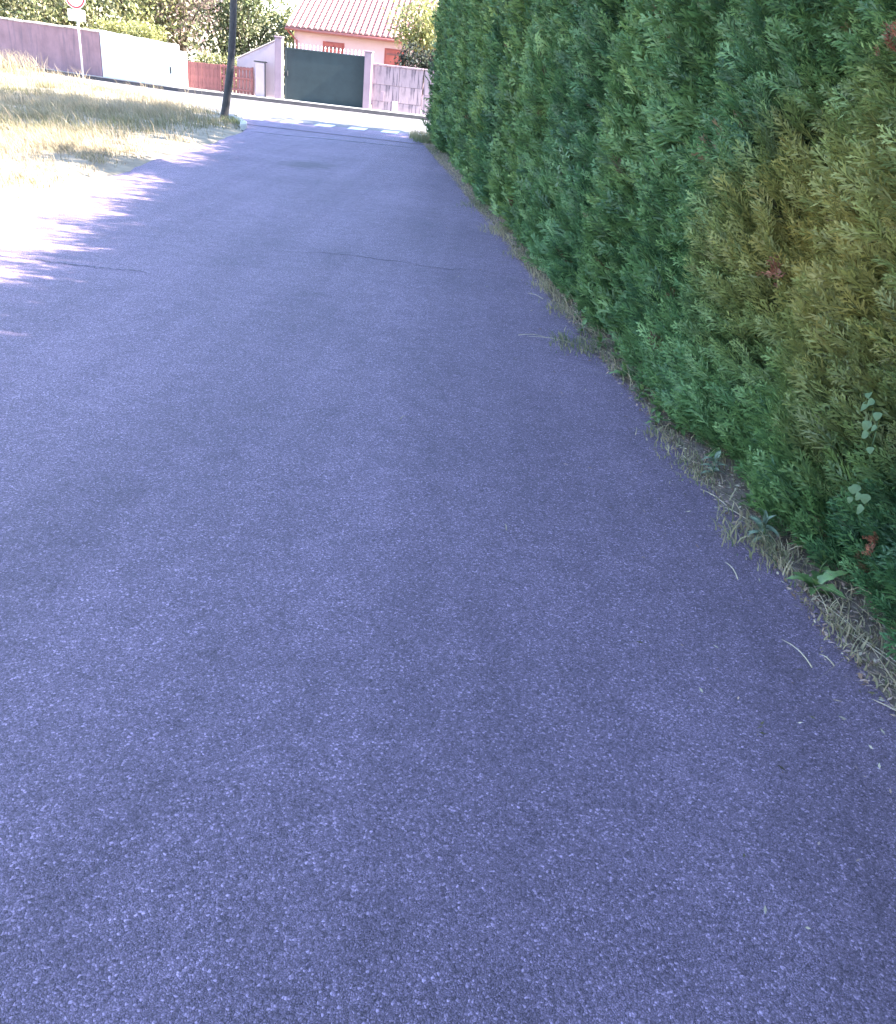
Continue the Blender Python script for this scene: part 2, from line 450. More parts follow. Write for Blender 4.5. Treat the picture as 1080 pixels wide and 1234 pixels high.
def build_sprays(P, D, Lh, templates, col, rollbias=None, tipcol=None):
    """place one template per point; returns V,F,tint"""
    n = len(P); Vs = []; Ts = []
    which = rng.integers(0, len(templates), n)
    upv = np.array([0, 0, 1.0])
    X = norm(D)
    S = norm(np.cross(X, upv + rng.normal(0, 0.25, (n, 3))))
    U = np.cross(S, X)
    a = rng.normal(0, 0.9, n) if rollbias is None else rollbias
    Y = S * np.cos(a)[:, None] + U * np.sin(a)[:, None]
    Z = np.cross(X, Y)
    for k, T in enumerate(templates):
        idx = np.where(which == k)[0]
        if not len(idx): continue
        B = T.reshape(-1, 3)                       # (4b,3)
        loc = (B[None, :, 0, None] * X[idx][:, None, :] + B[None, :, 1, None] * Y[idx][:, None, :] + B[None, :, 2, None] * Z[idx][:, None, :])
        loc = P[idx][:, None, :] + loc * Lh[idx][:, None, None]
        c = np.repeat(col[idx][:, None, :], len(B), axis=1)
        c = c * (0.86 + 0.34 * np.clip(B[None, :, 0, None], 0, 1.1))           # new growth at the tips is paler
        c = c * rng.uniform(0.88, 1.12, (len(idx), len(B) // 4, 1)).repeat(4, axis=1)
        Vs.append(loc.reshape(-1, 3)); Ts.append(c.reshape(-1, 3))
    V = np.concatenate(Vs); T = np.concatenate(Ts)
    F = np.arange(len(V), dtype=np.int32).reshape(-1, 4)
    return V, F, T

HEDGE_TOP = 3.42
HEDGE_END = 23.3
nrm2 = norm(np.array([-1.0, -0.157, 0.0]))       # outward from the hedge face, towards the road
def hedge_surface(y, z):
    """outward bulge of the clipped face"""
    b = 0.09 * fbm(y * 1.9, z * 1.5, 31, 3) + 0.05 * np.sin(y * 2 * math.pi / 1.05 + 0.6 * np.sin(z * 2))
    low = np.clip((0.45 - z) / 0.45, 0, 1)
    return b - 0.04 * low ** 1.5 + 0.10 - 0.16 * np.clip((y - 9) / 10, 0, 1) - 0.05 * (z > 2.9) * (z - 2.9)

def hedge_colour(y, z):
    n = len(y)
    t = rng.random(n)
    base = np.array([0.086, 0.162, 0.052]); lite = np.array([0.152, 0.246, 0.084]); dark = np.array([0.040, 0.084, 0.032])
    k = np.clip(0.42 + 0.22 * fbm(y * 2.6, z * 2.6, 41) + rng.normal(0, 0.25, n), 0, 1)[:, None]
    c = np.where(k > 0.5, base + (lite - base) * (k - 0.5) * 2, dark + (base - dark) * k * 2)
    # each shrub of the row has its own green
    hue = (np.sin(np.floor(y / 1.05 + 0.3 * np.sin(z * 1.7)) * 12.9898) * 43758.5453) % 1.0
    c = c * (1 + (hue[:, None] - 0.5) * np.array([0.34, 0.10, -0.22]))
    # a stretch of the hedge near the camera has ochre sprays among the green
    d = np.sqrt(((y - 3.6) / 0.9) ** 2 + ((z - 1.12) / 0.56) ** 2) + 0.25 * fbm(y * 4, z * 4, 43)
    och = np.clip(1.35 - d, 0, 1) * 0.95 * (0.55 + 0.45 * rng.random(n))
    c = c * (1 - och[:, None]) + np.array([0.285, 0.218, 0.055]) * och[:, None]
    # scattered brown sprays
    br = rng.random(n) < (0.004 + 0.03 * (fbm(y * 1.3, z * 1.3, 47) > 1.25))
    c[br] = np.array([0.13, 0.085, 0.045]) * rng.uniform(0.7, 1.3, (br.sum(), 1))
    return c

hedge = empty('cypress_hedge', (HX(10), 10, 0), label='tall clipped green cypress hedge lining the right side of the lane', cat='hedge')
hoff = np.array(hedge.location)

def face_sprays(y0, y1, dens, nl, nsub, lo, hi, nt, width, zmax=HEDGE_TOP, name='foliage', zmin=0.02):
    T = [spray_template(nl, nsub, 100 + i, width) for i in range(nt)]
    n = int((y1 - y0) * (zmax - zmin) * dens)
    y = rng.uniform(y0, y1, n); z = rng.uniform(zmin, zmax, n)
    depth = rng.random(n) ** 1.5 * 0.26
    out = hedge_surface(y, z) - depth
    P = np.stack([HX(y), y, z], 1) + nrm2[None, :] * out[:, None]
    D = nrm2[None, :] * 0.72 + np.array([0, 0, 0.46]) + np.array([0.0, 0.36, 0.0]) + rng.normal(0, 0.19, (n, 3)) + 0.20 * np.stack([fbm(y * 5, z * 5, 55), fbm(y * 5, z * 5, 56), fbm(y * 5, z * 5, 57)], 1)
    L = rng.uniform(lo, hi, n) * (0.85 + 0.3 * rng.random(n))
    P = P - norm(D) * L[:, None] * 0.55
    P[:, 2] = np.maximum(P[:, 2], 0.03)
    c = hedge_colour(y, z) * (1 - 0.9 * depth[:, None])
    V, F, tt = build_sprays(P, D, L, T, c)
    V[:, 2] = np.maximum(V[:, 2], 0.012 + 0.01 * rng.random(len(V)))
    return link(name, big_mesh(name, V - hoff, F, tt), MAT_HEDGE, hedge, kind='stuff')

face_sprays(1.2, 5.2, 1120, 12, 3, 0.12, 0.25, 10, 0.019, zmax=2.7, name='near_foliage')
face_sprays(5.2, 10.0, 470, 12, 2, 0.17, 0.30, 6, 0.026, zmax=3.1, name='middle_foliage')
face_sprays(10.0, HEDGE_END, 215, 9, 2, 0.22, 0.36, 5, 0.038, name='far_foliage')
face_sprays(-8.5, 1.2, 130, 7, 1, 0.24, 0.4, 4, 0.06, name='rear_foliage')

# crown edge, end face and the upper part out of reach of the shears
def top_sprays():
    T = [spray_template(8, 1, 300 + i, 0.055) for i in range(4)]
    n = 4800
    y = rng.uniform(-8.5, HEDGE_END, n); w = rng.random(n) * 1.0
    z = HEDGE_TOP + 0.07 * fbm(y * 2.3, w, 51) + 0.03 * np.sin(y * 2 * math.pi / 1.05) - 0.25 * (w - 0.3) ** 2 - rng.random(n) * 0.12
    P = np.stack([HX(y) + w, y, z - 0.2], 1)
    D = np.array([-0.1, 0, 1.0]) + rng.normal(0, 0.35, (n, 3))
    L = rng.uniform(0.22, 0.42, n)
    # leading shoots stand proud of the clipped top
    m = rng.random(n) < 0.05
    L[m] *= 1.7; D[m] = np.array([-0.05, 0, 1.0]) + rng.normal(0, 0.12, (m.sum(), 3))
    V1, F1, t1 = build_sprays(P, D, L, T, hedge_colour(y, np.full(n, 3.0)))
    # slender leaders standing above the clipped line
    TL = [spray_template(8, 0, 320 + i, 0.022) for i in range(4)]
    n = 420
    y = rng.uniform(-8.5, HEDGE_END, n); w = rng.uniform(0.0, 0.5, n)
    P = np.stack([HX(y) + w, y, np.full(n, HEDGE_TOP - 0.15)], 1)
    D = np.array([-0.04, 0, 1.0]) + rng.normal(0, 0.07, (n, 3))
    V4, F4, t4 = build_sprays(P, D, 0.25 + 0.65 * rng.random(n) ** 1.6, TL, hedge_colour(y, np.full(n, 3.0)))
    V4b, F4b, t4b = build_sprays(P, D, 0.25 + 0.65 * rng.random(n) ** 1.6, TL, hedge_colour(y, np.full(n, 3.0)))
    n = 1500
    x = rng.uniform(0, 1.2, n); z = rng.uniform(0.05, HEDGE_TOP, n)
    P = np.stack([HX(HEDGE_END) + x, HEDGE_END + 0.10 * fbm(x * 3, z * 2, 61) - 0.1 - 0.15 * (x < 0.15), z], 1)
    D = np.array([-0.15, 0.6, 0.55]) + rng.normal(0, 0.35, (n, 3))
    V2, F2, t2 = build_sprays(P, D, rng.uniform(0.2, 0.34, n), T, hedge_colour(np.full(n, 20.0), z))
    # plain upper face, above the frame
    n = 2600
    y = rng.uniform(-8.5, 10, n); z = rng.uniform(2.6, HEDGE_TOP, n)
    P = np.stack([HX(y), y, z], 1) + nrm2[None, :] * (hedge_surface(y, z) - 0.15)[:, None]
    D = nrm2[None, :] * 0.6 + np.array([0, 0, 0.6]) + rng.normal(0, 0.33, (n, 3))
    V3, F3, t3 = build_sprays(P, D, rng.uniform(0.2, 0.34, n), T, hedge_colour(y, z))
    V = np.concatenate([V1, V2, V3, V4, V4b]); F = np.arange(len(V)).reshape(-1, 4); t = np.concatenate([t1, t2, t3, t4, t4b])
    link('crown_foliage', big_mesh('crown_foliage', V - hoff, F, t), MAT_HEDGE, hedge, kind='stuff')
top_sprays()

# the dense inside of the hedge: a lumpy hull coloured dark for its shade
yy = np.arange(-8.6, HEDGE_END - 0.1, 0.16)
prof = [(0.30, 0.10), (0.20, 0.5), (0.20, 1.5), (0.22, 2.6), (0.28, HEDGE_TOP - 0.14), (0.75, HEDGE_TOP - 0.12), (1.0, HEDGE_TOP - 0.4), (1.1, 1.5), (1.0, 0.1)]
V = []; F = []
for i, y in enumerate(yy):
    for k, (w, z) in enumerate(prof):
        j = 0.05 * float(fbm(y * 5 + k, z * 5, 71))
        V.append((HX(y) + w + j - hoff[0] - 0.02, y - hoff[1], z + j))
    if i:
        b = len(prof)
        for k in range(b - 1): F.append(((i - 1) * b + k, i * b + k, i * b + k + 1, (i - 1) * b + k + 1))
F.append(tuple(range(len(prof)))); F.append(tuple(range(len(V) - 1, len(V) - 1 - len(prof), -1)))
MAT_INNER = plain('hedge_core_shade', (0.022, 0.030, 0.016), 0.95, 0.6, 22, 1.0)
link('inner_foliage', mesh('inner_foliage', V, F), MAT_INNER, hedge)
for i in range(22):
    y = -0.5 + i * 1.05 + random.uniform(-0.12, 0.12)
    x = HX(y) + 0.22 + random.uniform(-0.04, 0.05)
    pts = [(x - hoff[0], y - hoff[1], -0.02), (x + 0.02 - hoff[0], y + 0.02 - hoff[1], 0.25), (x + 0.08 - hoff[0], y - hoff[1], 0.7)]
    link('trunk', tube('trunk', pts, [0.05, 0.038, 0.03], 7), MAT_TWIG, hedge)

# withered rust-coloured sprays caught in the hedge
def dead_spray(y, z, size, n, lab):
    T = [spray_template(9, 3, 400 + i, 0.03) for i in range(3)]
    c0 = np.array([HX(y), y, z]) + nrm2 * (float(hedge_surface(np.array([y]), np.array([z]))[0]) + 0.05)
    P = c0 + rng.normal(0, size * 0.22, (n, 3))
    D = nrm2 * 0.5 + np.array([0, 0.3, 0.3]) + rng.normal(0, 0.5, (n, 3))
    V, F, t = build_sprays(P, D, rng.uniform(0.5, 1.0, n) * size, T, np.array([[0.24, 0.085, 0.05]]) * rng.uniform(0.7, 1.2, (n, 1)))
    o = link('dead_spray', big_mesh('dead_spray', V - hoff, F, t), MAT_HEDGE, hedge, label=lab, kind='stuff')
dead_spray(3.95, 1.02, 0.10, 9, 'rust-red withered spray in the middle of the green hedge face')
dead_spray(3.35, 1.92, 0.09, 7, 'rust-red withered spray high on the hedge at the picture edge')
dead_spray(2.75, 0.28, 0.07, 6, 'rust-red withered spray low on the hedge near its foot')

# ------------------------------------------------------------------ grass and litter
def blades(P, H, lean, width, col, tipcol, segs=3):
    n = len(P)
    az = rng.uniform(0, 2 * math.pi, n)
    side = np.stack([np.cos(az), np.sin(az), np.zeros(n)], 1)
    rings = []
    for s in range(segs + 1):
        t = s / segs
        c = P + np.array([0, 0, 1.0]) * (H * t * (1 - 0.25 * t))[:, None] + lean * (H * t * t)[:, None]
        w = width * (1 - t) ** 0.7 + 0.0006
        rings.append(c - side * w[:, None]); rings.append(c + side * w[:, None])
    A = np.stack(rings, 1)                         # (n, 2(segs+1), 3)
    k = 2 * (segs + 1)
    q = np.array([[2 * s, 2 * s + 1, 2 * s + 3, 2 * s + 2] for s in range(segs)])
    F = (np.arange(n)[:, None, None] * k + q[None]).reshape(-1, 4)
    t = np.repeat(np.arange(segs + 1) / segs, 2)[None, :, None]
    C = col[:, None, :] * (1 - t) + tipcol[:, None, :] * t
    return A.reshape(-1, 3), F, C.reshape(-1, 3)

def verge_points(n, x0, x1, y0, y1, clump=0.0):
    x = rng.uniform(x0, x1, n); y = rng.uniform(y0, y1, n)
    if clump:
        k = rng.integers(0, max(1, n // 30), n); cx = rng.uniform(x0, x1, n); cy = rng.uniform(y0, y1, n)
        x = cx[k] + rng.normal(0, clump, n); y = cy[k] + rng.normal(0, clump, n)
    le = np.interp(y, [-10, 3, 8.6, 11.6, 17.4, 20.6, 22.0, 30], [-4.2, -4.55, -4.86, -4.95, -5.3, -5.55, -6.0, -6.2])
    ok = (x < le - 0.05) & (y < cross_edge_y(x) - 0.12)
    x, y = x[ok], y[ok]; le = le[ok]
    return np.stack([x, y, np.maximum(verge_h(x, y), 0) - 0.01], 1), le - x

def grass(name, specs, label):
    Vs, Fs, Cs = [], [], []; off = 0
    for (P, H, lean, w, c, t) in specs:
        v, f, k = blades(P, H, lean, w, c, t)
        Vs.append(v); Fs.append(f + off); Cs.append(k); off += len(v)
    return link(name, big_mesh(name, np.concatenate(Vs), np.concatenate(Fs), np.concatenate(Cs)), MAT_GRASS, None, kind='stuff', label=label, cat='grass')

STRAW = np.array([0.38, 0.305, 0.205]); GRN = np.array([0.10, 0.125, 0.045]); PINKY = np.array([0.26, 0.17, 0.13])
def spec(n, x0, x1, y0, y1, h0, h1, green, clump=0.0, w=0.005, edgefade=True):
    P, d = verge_points(n, x0, x1, y0, y1, clump)
    if edgefade:
        keep = rng.random(len(P)) < np.clip(0.12 + (d - 0.2) / 1.6 + 0.45 * fbm(P[:, 0] * 1.2, P[:, 1] * 1.2, 77), 0.03, 1)
        P = P[keep]; d = d[keep]
    m = len(P)
    H = rng.uniform(h0, h1, m) * np.clip(0.35 + d / 2.2, 0.3, 1.0)
    lean = rng.normal(0, 0.28, (m, 3)); lean[:, 2] = 0; lean[:, 0] -= 0.25
    g = np.clip(green + 0.35 * fbm(P[:, 0] * 0.9, P[:, 1] * 0.9, 81) + rng.normal(0, 0.2, m), 0, 1)[:, None]
    c = STRAW * (1 - g) + GRN * g
    pk = np.clip(rng.normal(0.1, 0.25, m), 0, 1)[:, None]
    c = c * (1 - pk) + PINKY * pk
    c = c * rng.uniform(0.75, 1.2, (m, 1))
    tip = c * 0.6 + STRAW * 0.4
    return (P, H, lean, np.full(m, w) * rng.uniform(0.7, 1.4, m), c, tip)

grass('verge_grass', [
    spec(30000, -10, -4.8, 5.5, 14, 0.05, 0.17, 0.35, 0.14, 0.004),
    spec(9000, -10, -4.8, 7.5, 15, 0.08, 0.24, 0.45, 0.09, 0.004, False),
    spec(26000, -14, -5.0, 13, 23.5, 0.10, 0.28, 0.5, 0.14, 0.0045),
    spec(26000, -24, -6.5, 20, 36, 0.14, 0.36, 0.3, 0.2, 0.006),
    spec(900, -13, -5.4, 10.5, 22, 0.3, 0.6, 0.0, 0.0, 0.004, False),
    spec(1200, -24, -8, 21, 35, 0.4, 0.75, 0.0, 0.25, 0.006, False),
    spec(5000, -26, -15.5, 31, 37, 0.55, 1.05, 0.0, 0.3, 0.008, False),
    spec(2500, -4.6 - 3, -4.4, -6, 5.5, 0.05, 0.16, 0.15, 0.12, 0.0035),
], 'dry straw-coloured grass covering the sunlit verge left of the lane')

# foot of the hedge: short green and straw tufts, dead leaves
def foot_points(n, w0=-0.20, w1=0.12, y0=0.5, y1=24.2, power=1.0, least=0.05):
    y = y0 + (y1 - y0) * rng.random(n) ** power
    band = 0.5 + 0.5 * fbm(y * 2.2, y * 0, 91)
    x = HX(y) + rng.uniform(w0, w1, n) + 0.03
    keep = rng.random(n) < np.clip(band + 0.15, least, 1)
    return np.stack([x, y, np.full(n, 0.008)], 1)[keep]
P1 = foot_points(11000, -0.24, 0.16, power=1.6, least=0.3)
clumps = [(6.05, -0.38, 0.13), (5.95, -0.25, 0.12), (4.35, -0.22, 0.10), (3.95, -0.2, 0.12), (3.3, -0.2, 0.12), (3.1, -0.15, 0.1), (2.6, -0.1, 0.12), (7.0, -0.2, 0.12), (7.8, -0.15, 0.15), (9.2, -0.15, 0.15), (10.6, -0.15, 0.2), (12.5, -0.15, 0.25)]
P1 = np.concatenate([P1] + [np.stack([HX(cy) + dx + rng.normal(0, sg * 0.55, 170), cy + rng.normal(0, sg, 170), np.full(170, 0.008)], 1) for cy, dx, sg in clumps]); m = len(P1)
l1 = rng.normal(0, 0.45, (m, 3)); l1[:, 2] = 0; l1[:, 0] -= 0.35
g = np.clip(0.48 + 0.5 * fbm(P1[:, 1] * 1.7, P1[:, 1] * 0, 93) + rng.normal(0, 0.2, m), 0, 1)[:, None]; c1 = (STRAW * 1.25) * (1 - g) + np.array([0.07, 0.12, 0.05]) * g
P2 = foot_points(330, -0.24, 0.05, y0=0.6, y1=9, power=1.6); m2 = len(P2)
l2 = rng.normal(0, 1.0, (m2, 3)); l2[:, 2] = 0; l2[:, 0] -= 0.8
P3 = np.stack([rng.uniform(-2.1, -1.3, 900), rng.uniform(22.2, 24.3, 900), np.full(900, 0.01)], 1); P3 = P3[P3[:, 0] > HX(P3[:, 1]) - 0.45 + 0.12 * fbm(P3[:, 1] * 4, P3[:, 0] * 4, 9)]
l3 = rng.normal(0, 0.35, (len(P3), 3)); l3[:, 2] = 0
grass('hedge_foot_grass', [
    (P1, rng.uniform(0.02, 0.12, m) * (0.6 + 0.5 * np.clip(fbm(P1[:, 1] * 3, P1[:, 1] * 0, 95), 0, 1.2)), l1, rng.uniform(0.002, 0.004, m), c1, c1 * 0.8 + STRAW * 0.2),
    (P2, rng.uniform(0.10, 0.26, m2), l2, rng.uniform(0.0018, 0.003, m2), np.tile(STRAW * 1.1, (m2, 1)), np.tile(STRAW * 1.25, (m2, 1))),
    (P3, rng.uniform(0.12, 0.36, len(P3)), l3, rng.uniform(0.003, 0.007, len(P3)), np.tile(np.array([0.12, 0.16, 0.07]), (len(P3), 1)), np.tile(STRAW * 0.7, (len(P3), 1))),
], 'short mixed green and straw grass along the foot of the cypress hedge')

# corner tuft by the kerb
Pk = np.stack([rng.uniform(-6.5, -5.9, 500), rng.uniform(21.3, 23.2, 500), np.full(500, 0.03)], 1)
Pk = Pk[Pk[:, 1] < 21.2 + (-5.75 - Pk[:, 0]) * 2.6]
lk = rng.normal(0, 0.4, (len(Pk), 3)); lk[:, 2] = 0
ck_c = np.tile(np.array([0.22, 0.21, 0.10]), (len(Pk), 1)) * rng.uniform(0.6, 1.4, (len(Pk), 1))
grass('kerb_grass', [(Pk, rng.uniform(0.06, 0.22, len(Pk)), lk, np.full(len(Pk), 0.006), ck_c, ck_c * 1.3)], 'dry tufts growing against the rounded corner kerb by the pole')

def litter(name, n, label):
    P = foot_points(n, -0.26, 0.3, y0=0.4, y1=23, power=1.6, least=0.6)
    # a sprinkling further out on the asphalt
    far = rng.random(len(P)) < 0.03; P[far, 0] -= rng.random(far.sum()) ** 2 * 0.9
    m = len(P); P[:, 2] = 0.010 + 0.012 * rng.random(m) + np.where(P[:, 0] > HX(P[:, 1]), 0.01, 0)
    a = rng.uniform(0, 6.28, m); L = rng.uniform(0.004, 0.017, m); W = L * rng.uniform(0.12, 0.45, m)
    d = np.stack([np.cos(a), np.sin(a), rng.normal(0, 0.25, m)], 1); s = np.stack([-np.sin(a), np.cos(a), rng.normal(0, 0.25, m)], 1)
    A = np.stack([P - d * L[:, None], P + s * W[:, None], P + d * L[:, None], P - s * W[:, None]], 1)
    A[:, :, 2] = np.maximum(A[:, :, 2], 0.007)
    pal = np.array([[0.38, 0.26, 0.20], [0.50, 0.41, 0.30], [0.24, 0.15, 0.11], [0.44, 0.31, 0.27], [0.12, 0.10, 0.06]])
    c = pal[rng.integers(0, 5, m)] * rng.uniform(0.7, 1.3, (m, 1))
    link(name, big_mesh(name, A.reshape(-1, 3), np.arange(4 * m).reshape(-1, 4), np.repeat(c, 4, axis=0)), MAT_LITTER, None, kind='stuff', label=label, cat='leaf litter')
litter('leaf_litter', 60000, 'brown and pinkish dead leaves gathered along the hedge foot')

# dry stalks lying along the edge of the asphalt: individually visible
def stalk_mesh(L, r, seed):
    q = random.Random(seed); b = q.uniform(-0.07, 0.07)
    pts = [(L * t - L / 2, b * L * math.sin(t * 3.1), 0.006 + 0.012 * math.sin(t * 3.1)) for t in (0, 0.25, 0.5, 0.75, 1)]
    return tube('dry_stalk', pts, [r, r * 0.9, r * 0.8, r * 0.65, r * 0.3], 5)
MAT_STRAW = plain('straw', (0.40, 0.33, 0.24), 0.8, 0.25, 10, 0.0)
stalks = [(1.52, 2.72, 112, 0.34), (1.60, 2.45, 118, 0.40), (1.56, 2.52, 122, 0.30), (1.66, 2.25, 125, 0.36), (1.27, 3.62, 118, 0.22), (1.33, 3.48, 128, 0.2),
          (1.18, 2.95, 100, 0.13), (1.28, 2.42, 112, 0.16), (1.38, 2.40, 118, 0.07), (1.52, 2.15, 135, 0.16), (0.62, 6.05, 170, 0.36), (0.48, 6.1, 5, 0.22),
          (1.0, 4.4, 80, 0.12), (0.55, 7.4, 130, 0.2), (1.42, 3.05, 125, 0.2), (-0.3, 4.2, 60, 0.05), (0.25, 3.1, 100, 0.05)]
ORDS = ['nearest', 'second nearest', 'third nearest', 'fourth nearest', 'fifth nearest', 'sixth nearest', 'seventh nearest', 'eighth nearest', 'ninth nearest', 'tenth nearest', 'eleventh nearest', 'twelfth nearest', 'thirteenth nearest', 'fourteenth nearest', 'fifteenth nearest', 'sixteenth nearest', 'farthest']
for i, (x, y, a, L) in enumerate(sorted(stalks, key=lambda q: q[1])):
    o = link('dry_stalk', stalk_mesh(L, 0.0026, i), MAT_STRAW, None, label='thin pale dry stalk lying on the asphalt edge, ' + ORDS[i] + ' to the camera', cat='dry stalk', group='dry stalks on the asphalt edge')
    o.location = (x, y, 0.004); o.rotation_euler = (0, 0, R(a))

# ------------------------------------------------------------------ weeds
def leaf_shape(name, L, W, cup=0.15, lobed=False):
    n = 6; V = []; F = []
    for i in range(n + 1):
        t = i / n
        w = W * (math.sin(math.pi * min(1, t ** 0.75)) ** 0.8 if 0 < t < 1 else 0.02)
        if lobed and 0 < t < 1: w *= 0.65 + 0.5 * (i % 2)
        z = cup * L * math.sin(math.pi * t) * 0.6 - 0.25 * L * t * t
        V += [(L * t, -w, z + 0.3 * w), (L * t, 0, z), (L * t, w, z + 0.3 * w)]
        if i:
            b = 3 * i; F += [(b - 3, b - 2, b + 1, b), (b - 2, b - 1, b + 2, b + 1)]
    return mesh(name, V, F, True)
MAT_WEED = plain('weed_leaf', (0.085, 0.14, 0.042), 0.5, 0.3, 30, 0.1)
MAT_WEED2 = plain('grey_weed_leaf', (0.14, 0.18, 0.12), 0.6, 0.3, 30, 0.1)
MAT_BIND = plain('pale_bindweed_leaf', (0.075, 0.115, 0.055), 0.65, 0.25, 25, 0.05)
MAT_BIND.node_tree.nodes['Principled BSDF'].inputs['Specular IOR Level'].default_value = 0.2
lf = {}
for key, (L, W, lob, mt) in dict(broad=(0.085, 0.020, False, MAT_WEED), lobed=(0.11, 0.022, True, MAT_WEED), grey=(0.075, 0.012, False, MAT_WEED2), bind=(0.034, 0.016, False, MAT_BIND)).items():
    lf[key] = leaf_shape('leaf', L, W, 0.15, lob); lf[key].materials.append(mt)
def weed(x, y, key, n, h, size, label, cat='weed', group=None, name='weed_plant'):
    e = empty(name, (x, y, 0.008), random.uniform(0, 6.28), label=label, cat=cat, group=group)
    link('stem', tube('stem', [(0, 0, -0.02), (0.01, 0, h * 0.5), (0.0, 0.015, h)], [0.004, 0.003, 0.0015], 5), MAT_WEED, e)
    for k in range(n):
        o = link('leaf', lf[key], None, e)
        zz = h * (0.1 + 0.9 * k / n)
        o.location = (0, 0, zz); s = size * random.uniform(0.7, 1.25); o.scale = (s, s, s)
        o.rotation_euler = (random.uniform(-0.3, 0.3), -random.uniform(0.05, 0.9) * (0.5 + k / n), k * 2.4 + random.uniform(-0.4, 0.4))
ORD = ['nearest', 'second nearest', 'third nearest', 'fourth nearest', 'fifth nearest', 'sixth nearest', 'seventh nearest', 'eighth nearest', 'ninth nearest', 'tenth nearest', 'eleventh nearest', 'twelfth nearest', 'thirteenth nearest', 'fourteenth nearest', 'fifteenth nearest', 'sixteenth nearest', 'seventeenth nearest']
for wi, (y, dx, key, n, h, s) in enumerate(sorted([(4.45, -0.10, 'lobed', 9, 0.06, 0.9), (4.75, -0.12, 'broad', 9, 0.07, 0.9), (4.1, -0.04, 'broad', 8, 0.08, 0.8), (5.35, -0.16, 'lobed', 9, 0.06, 0.9),
                              (5.75, -0.10, 'broad', 8, 0.1, 0.9), (6.3, -0.2, 'broad', 8, 0.08, 0.8), (3.0, -0.02, 'broad', 9, 0.09, 0.9), (7.3, -0.08, 'broad', 8, 0.12, 1.0), (8.6, -0.08, 'lobed', 8, 0.1, 1.0), (2.85, -0.12, 'lobed', 10, 0.05, 1.0), (4.55, -0.2, 'broad', 9, 0.05, 0.7), (4.95, -0.17, 'lobed', 9, 0.07, 0.8), (5.1, -0.08, 'broad', 9, 0.08, 0.9), (6.0, -0.14, 'lobed', 9, 0.06, 0.9), (6.75, -0.12, 'broad', 9, 0.09, 0.9), (3.55, -0.08, 'broad', 9, 0.07, 0.8), (9.6, -0.1, 'broad', 8, 0.12, 1.1)])):
    weed(HX(y) + dx, y, key, n, h, s, 'low green weed rooted at the hedge foot, ' + ORD[wi] + ' to the camera', group='green weeds at the hedge foot')
weed(HX(3.9) - 0.12, 3.9, 'grey', 16, 0.10, 0.9, 'grey-green feathery weed at the hedge foot beside bare litter')
weed(HX(3.25) - 0.16, 3.25, 'grey', 18, 0.09, 1.0, 'pale grey-green weed sprawling from the hedge foot on to asphalt')

def bindweed(y, z, pts, label):
    c0 = Vector((HX(y), y, z)) + Vector(nrm2) * (float(hedge_surface(np.array([y]), np.array([z]))[0]) + 0.07)
    e = empty('bindweed', c0, label=label, cat='climbing plant')
    path = [(0, a, b) for a, b in pts]
    link('stem', tube('stem', [(0.0, a, b) for a, b in pts], [0.0015] * len(pts), 4), MAT_WEED, e)
    for k, (a, b) in enumerate(pts):
        o = link('leaf', lf['bind'], None, e); o.location = (0, a, b)
        s = random.uniform(0.75, 1.25); o.scale = (s, s * 1.1, s)
        zn = (Vector(nrm2) * 0.75 + Vector((random.uniform(-0.3, 0.3), random.uniform(-0.5, 0.1), 0.55))).normalized()
        xd = Vector((random.uniform(-0.3, 0.3), random.uniform(-0.8, 0.8), -0.8)); xd = (xd - zn * xd.dot(zn)).normalized()
        o.rotation_euler = Matrix((xd, zn.cross(xd), zn)).transposed().to_euler()
bindweed(2.88, 0.76, [(0.08, 0.06), (0.05, 0.02), (0.02, 0.05), (0.0, -0.02), (-0.02, -0.06), (-0.06, -0.02), (-0.07, -0.09), (-0.04, 0.03)], 'pale-leaved bindweed sprig in the hedge at mid height, right picture edge')
bindweed(2.85, 0.46, [(0.08, 0.0), (0.04, 0.02), (0.06, -0.04), (0.0, 0.0), (-0.03, 0.02), (-0.05, -0.03)], 'pale-leaved bindweed sprig low in the hedge just above its foot')
bindweed(8.05, 0.95, [(0.08, 0.05), (0.03, 0.09), (0.0, 0.0), (-0.05, -0.05), (-0.08, 0.05), (0.05, -0.08)], 'small pale bindweed sprig far along the hedge above the road edge')

# ------------------------------------------------------------------ far side of the street: walls and gates
def wall_run(name, a, b, za, zb, thick, mat, coping=None, label='', cat='wall', ncop=0):
    ax, ay = a; bx, by = b
    d = Vector((bx - ax, by - ay, 0)); L = d.length; rz = math.atan2(d.y, d.x)
    e = empty(name, (ax, ay, 0), rz, label=label, cat=cat)
    n = 14
    V = []; F = []
    for i in range(n + 1):
        t = i / n; z = za + (zb - za) * t + random.uniform(-0.012, 0.012)
        V += [(L * t, 0, -0.1), (L * t, 0, z), (L * t, -thick, z), (L * t, -thick, -0.1)] if False else [(L * t, 0, -0.1), (L * t, 0, z), (L * t, thick, z), (L * t, thick, -0.1)]
        if i:
            q = 4 * i
            for k in range(3): F.append((q - 4 + k, q + k, q + k + 1, q - 3 + k))
    F += [(0, 1, 2, 3), tuple(reversed(range(4 * n, 4 * n + 4)))]
    link('body', mesh(name, V, F), mat, e)
    if ncop:
        w = L / ncop
        for i in range(ncop):
            t = (i + 0.5) / ncop; z = za + (zb - za) * t
            bm = box_bm(w - 0.015, thick + 0.08, 0.06, 0.012, jitter=0.008)
            o = link('coping', bm_mesh('coping', bm), coping, e)
            o.location = (L * t, thick / 2, z + 0.035 + random.uniform(-0.01, 0.01)); o.rotation_euler = (random.uniform(-0.02, 0.02), -math.atan2(zb - za, L) + random.uniform(-0.02, 0.02), 0)
    return e, L, rz

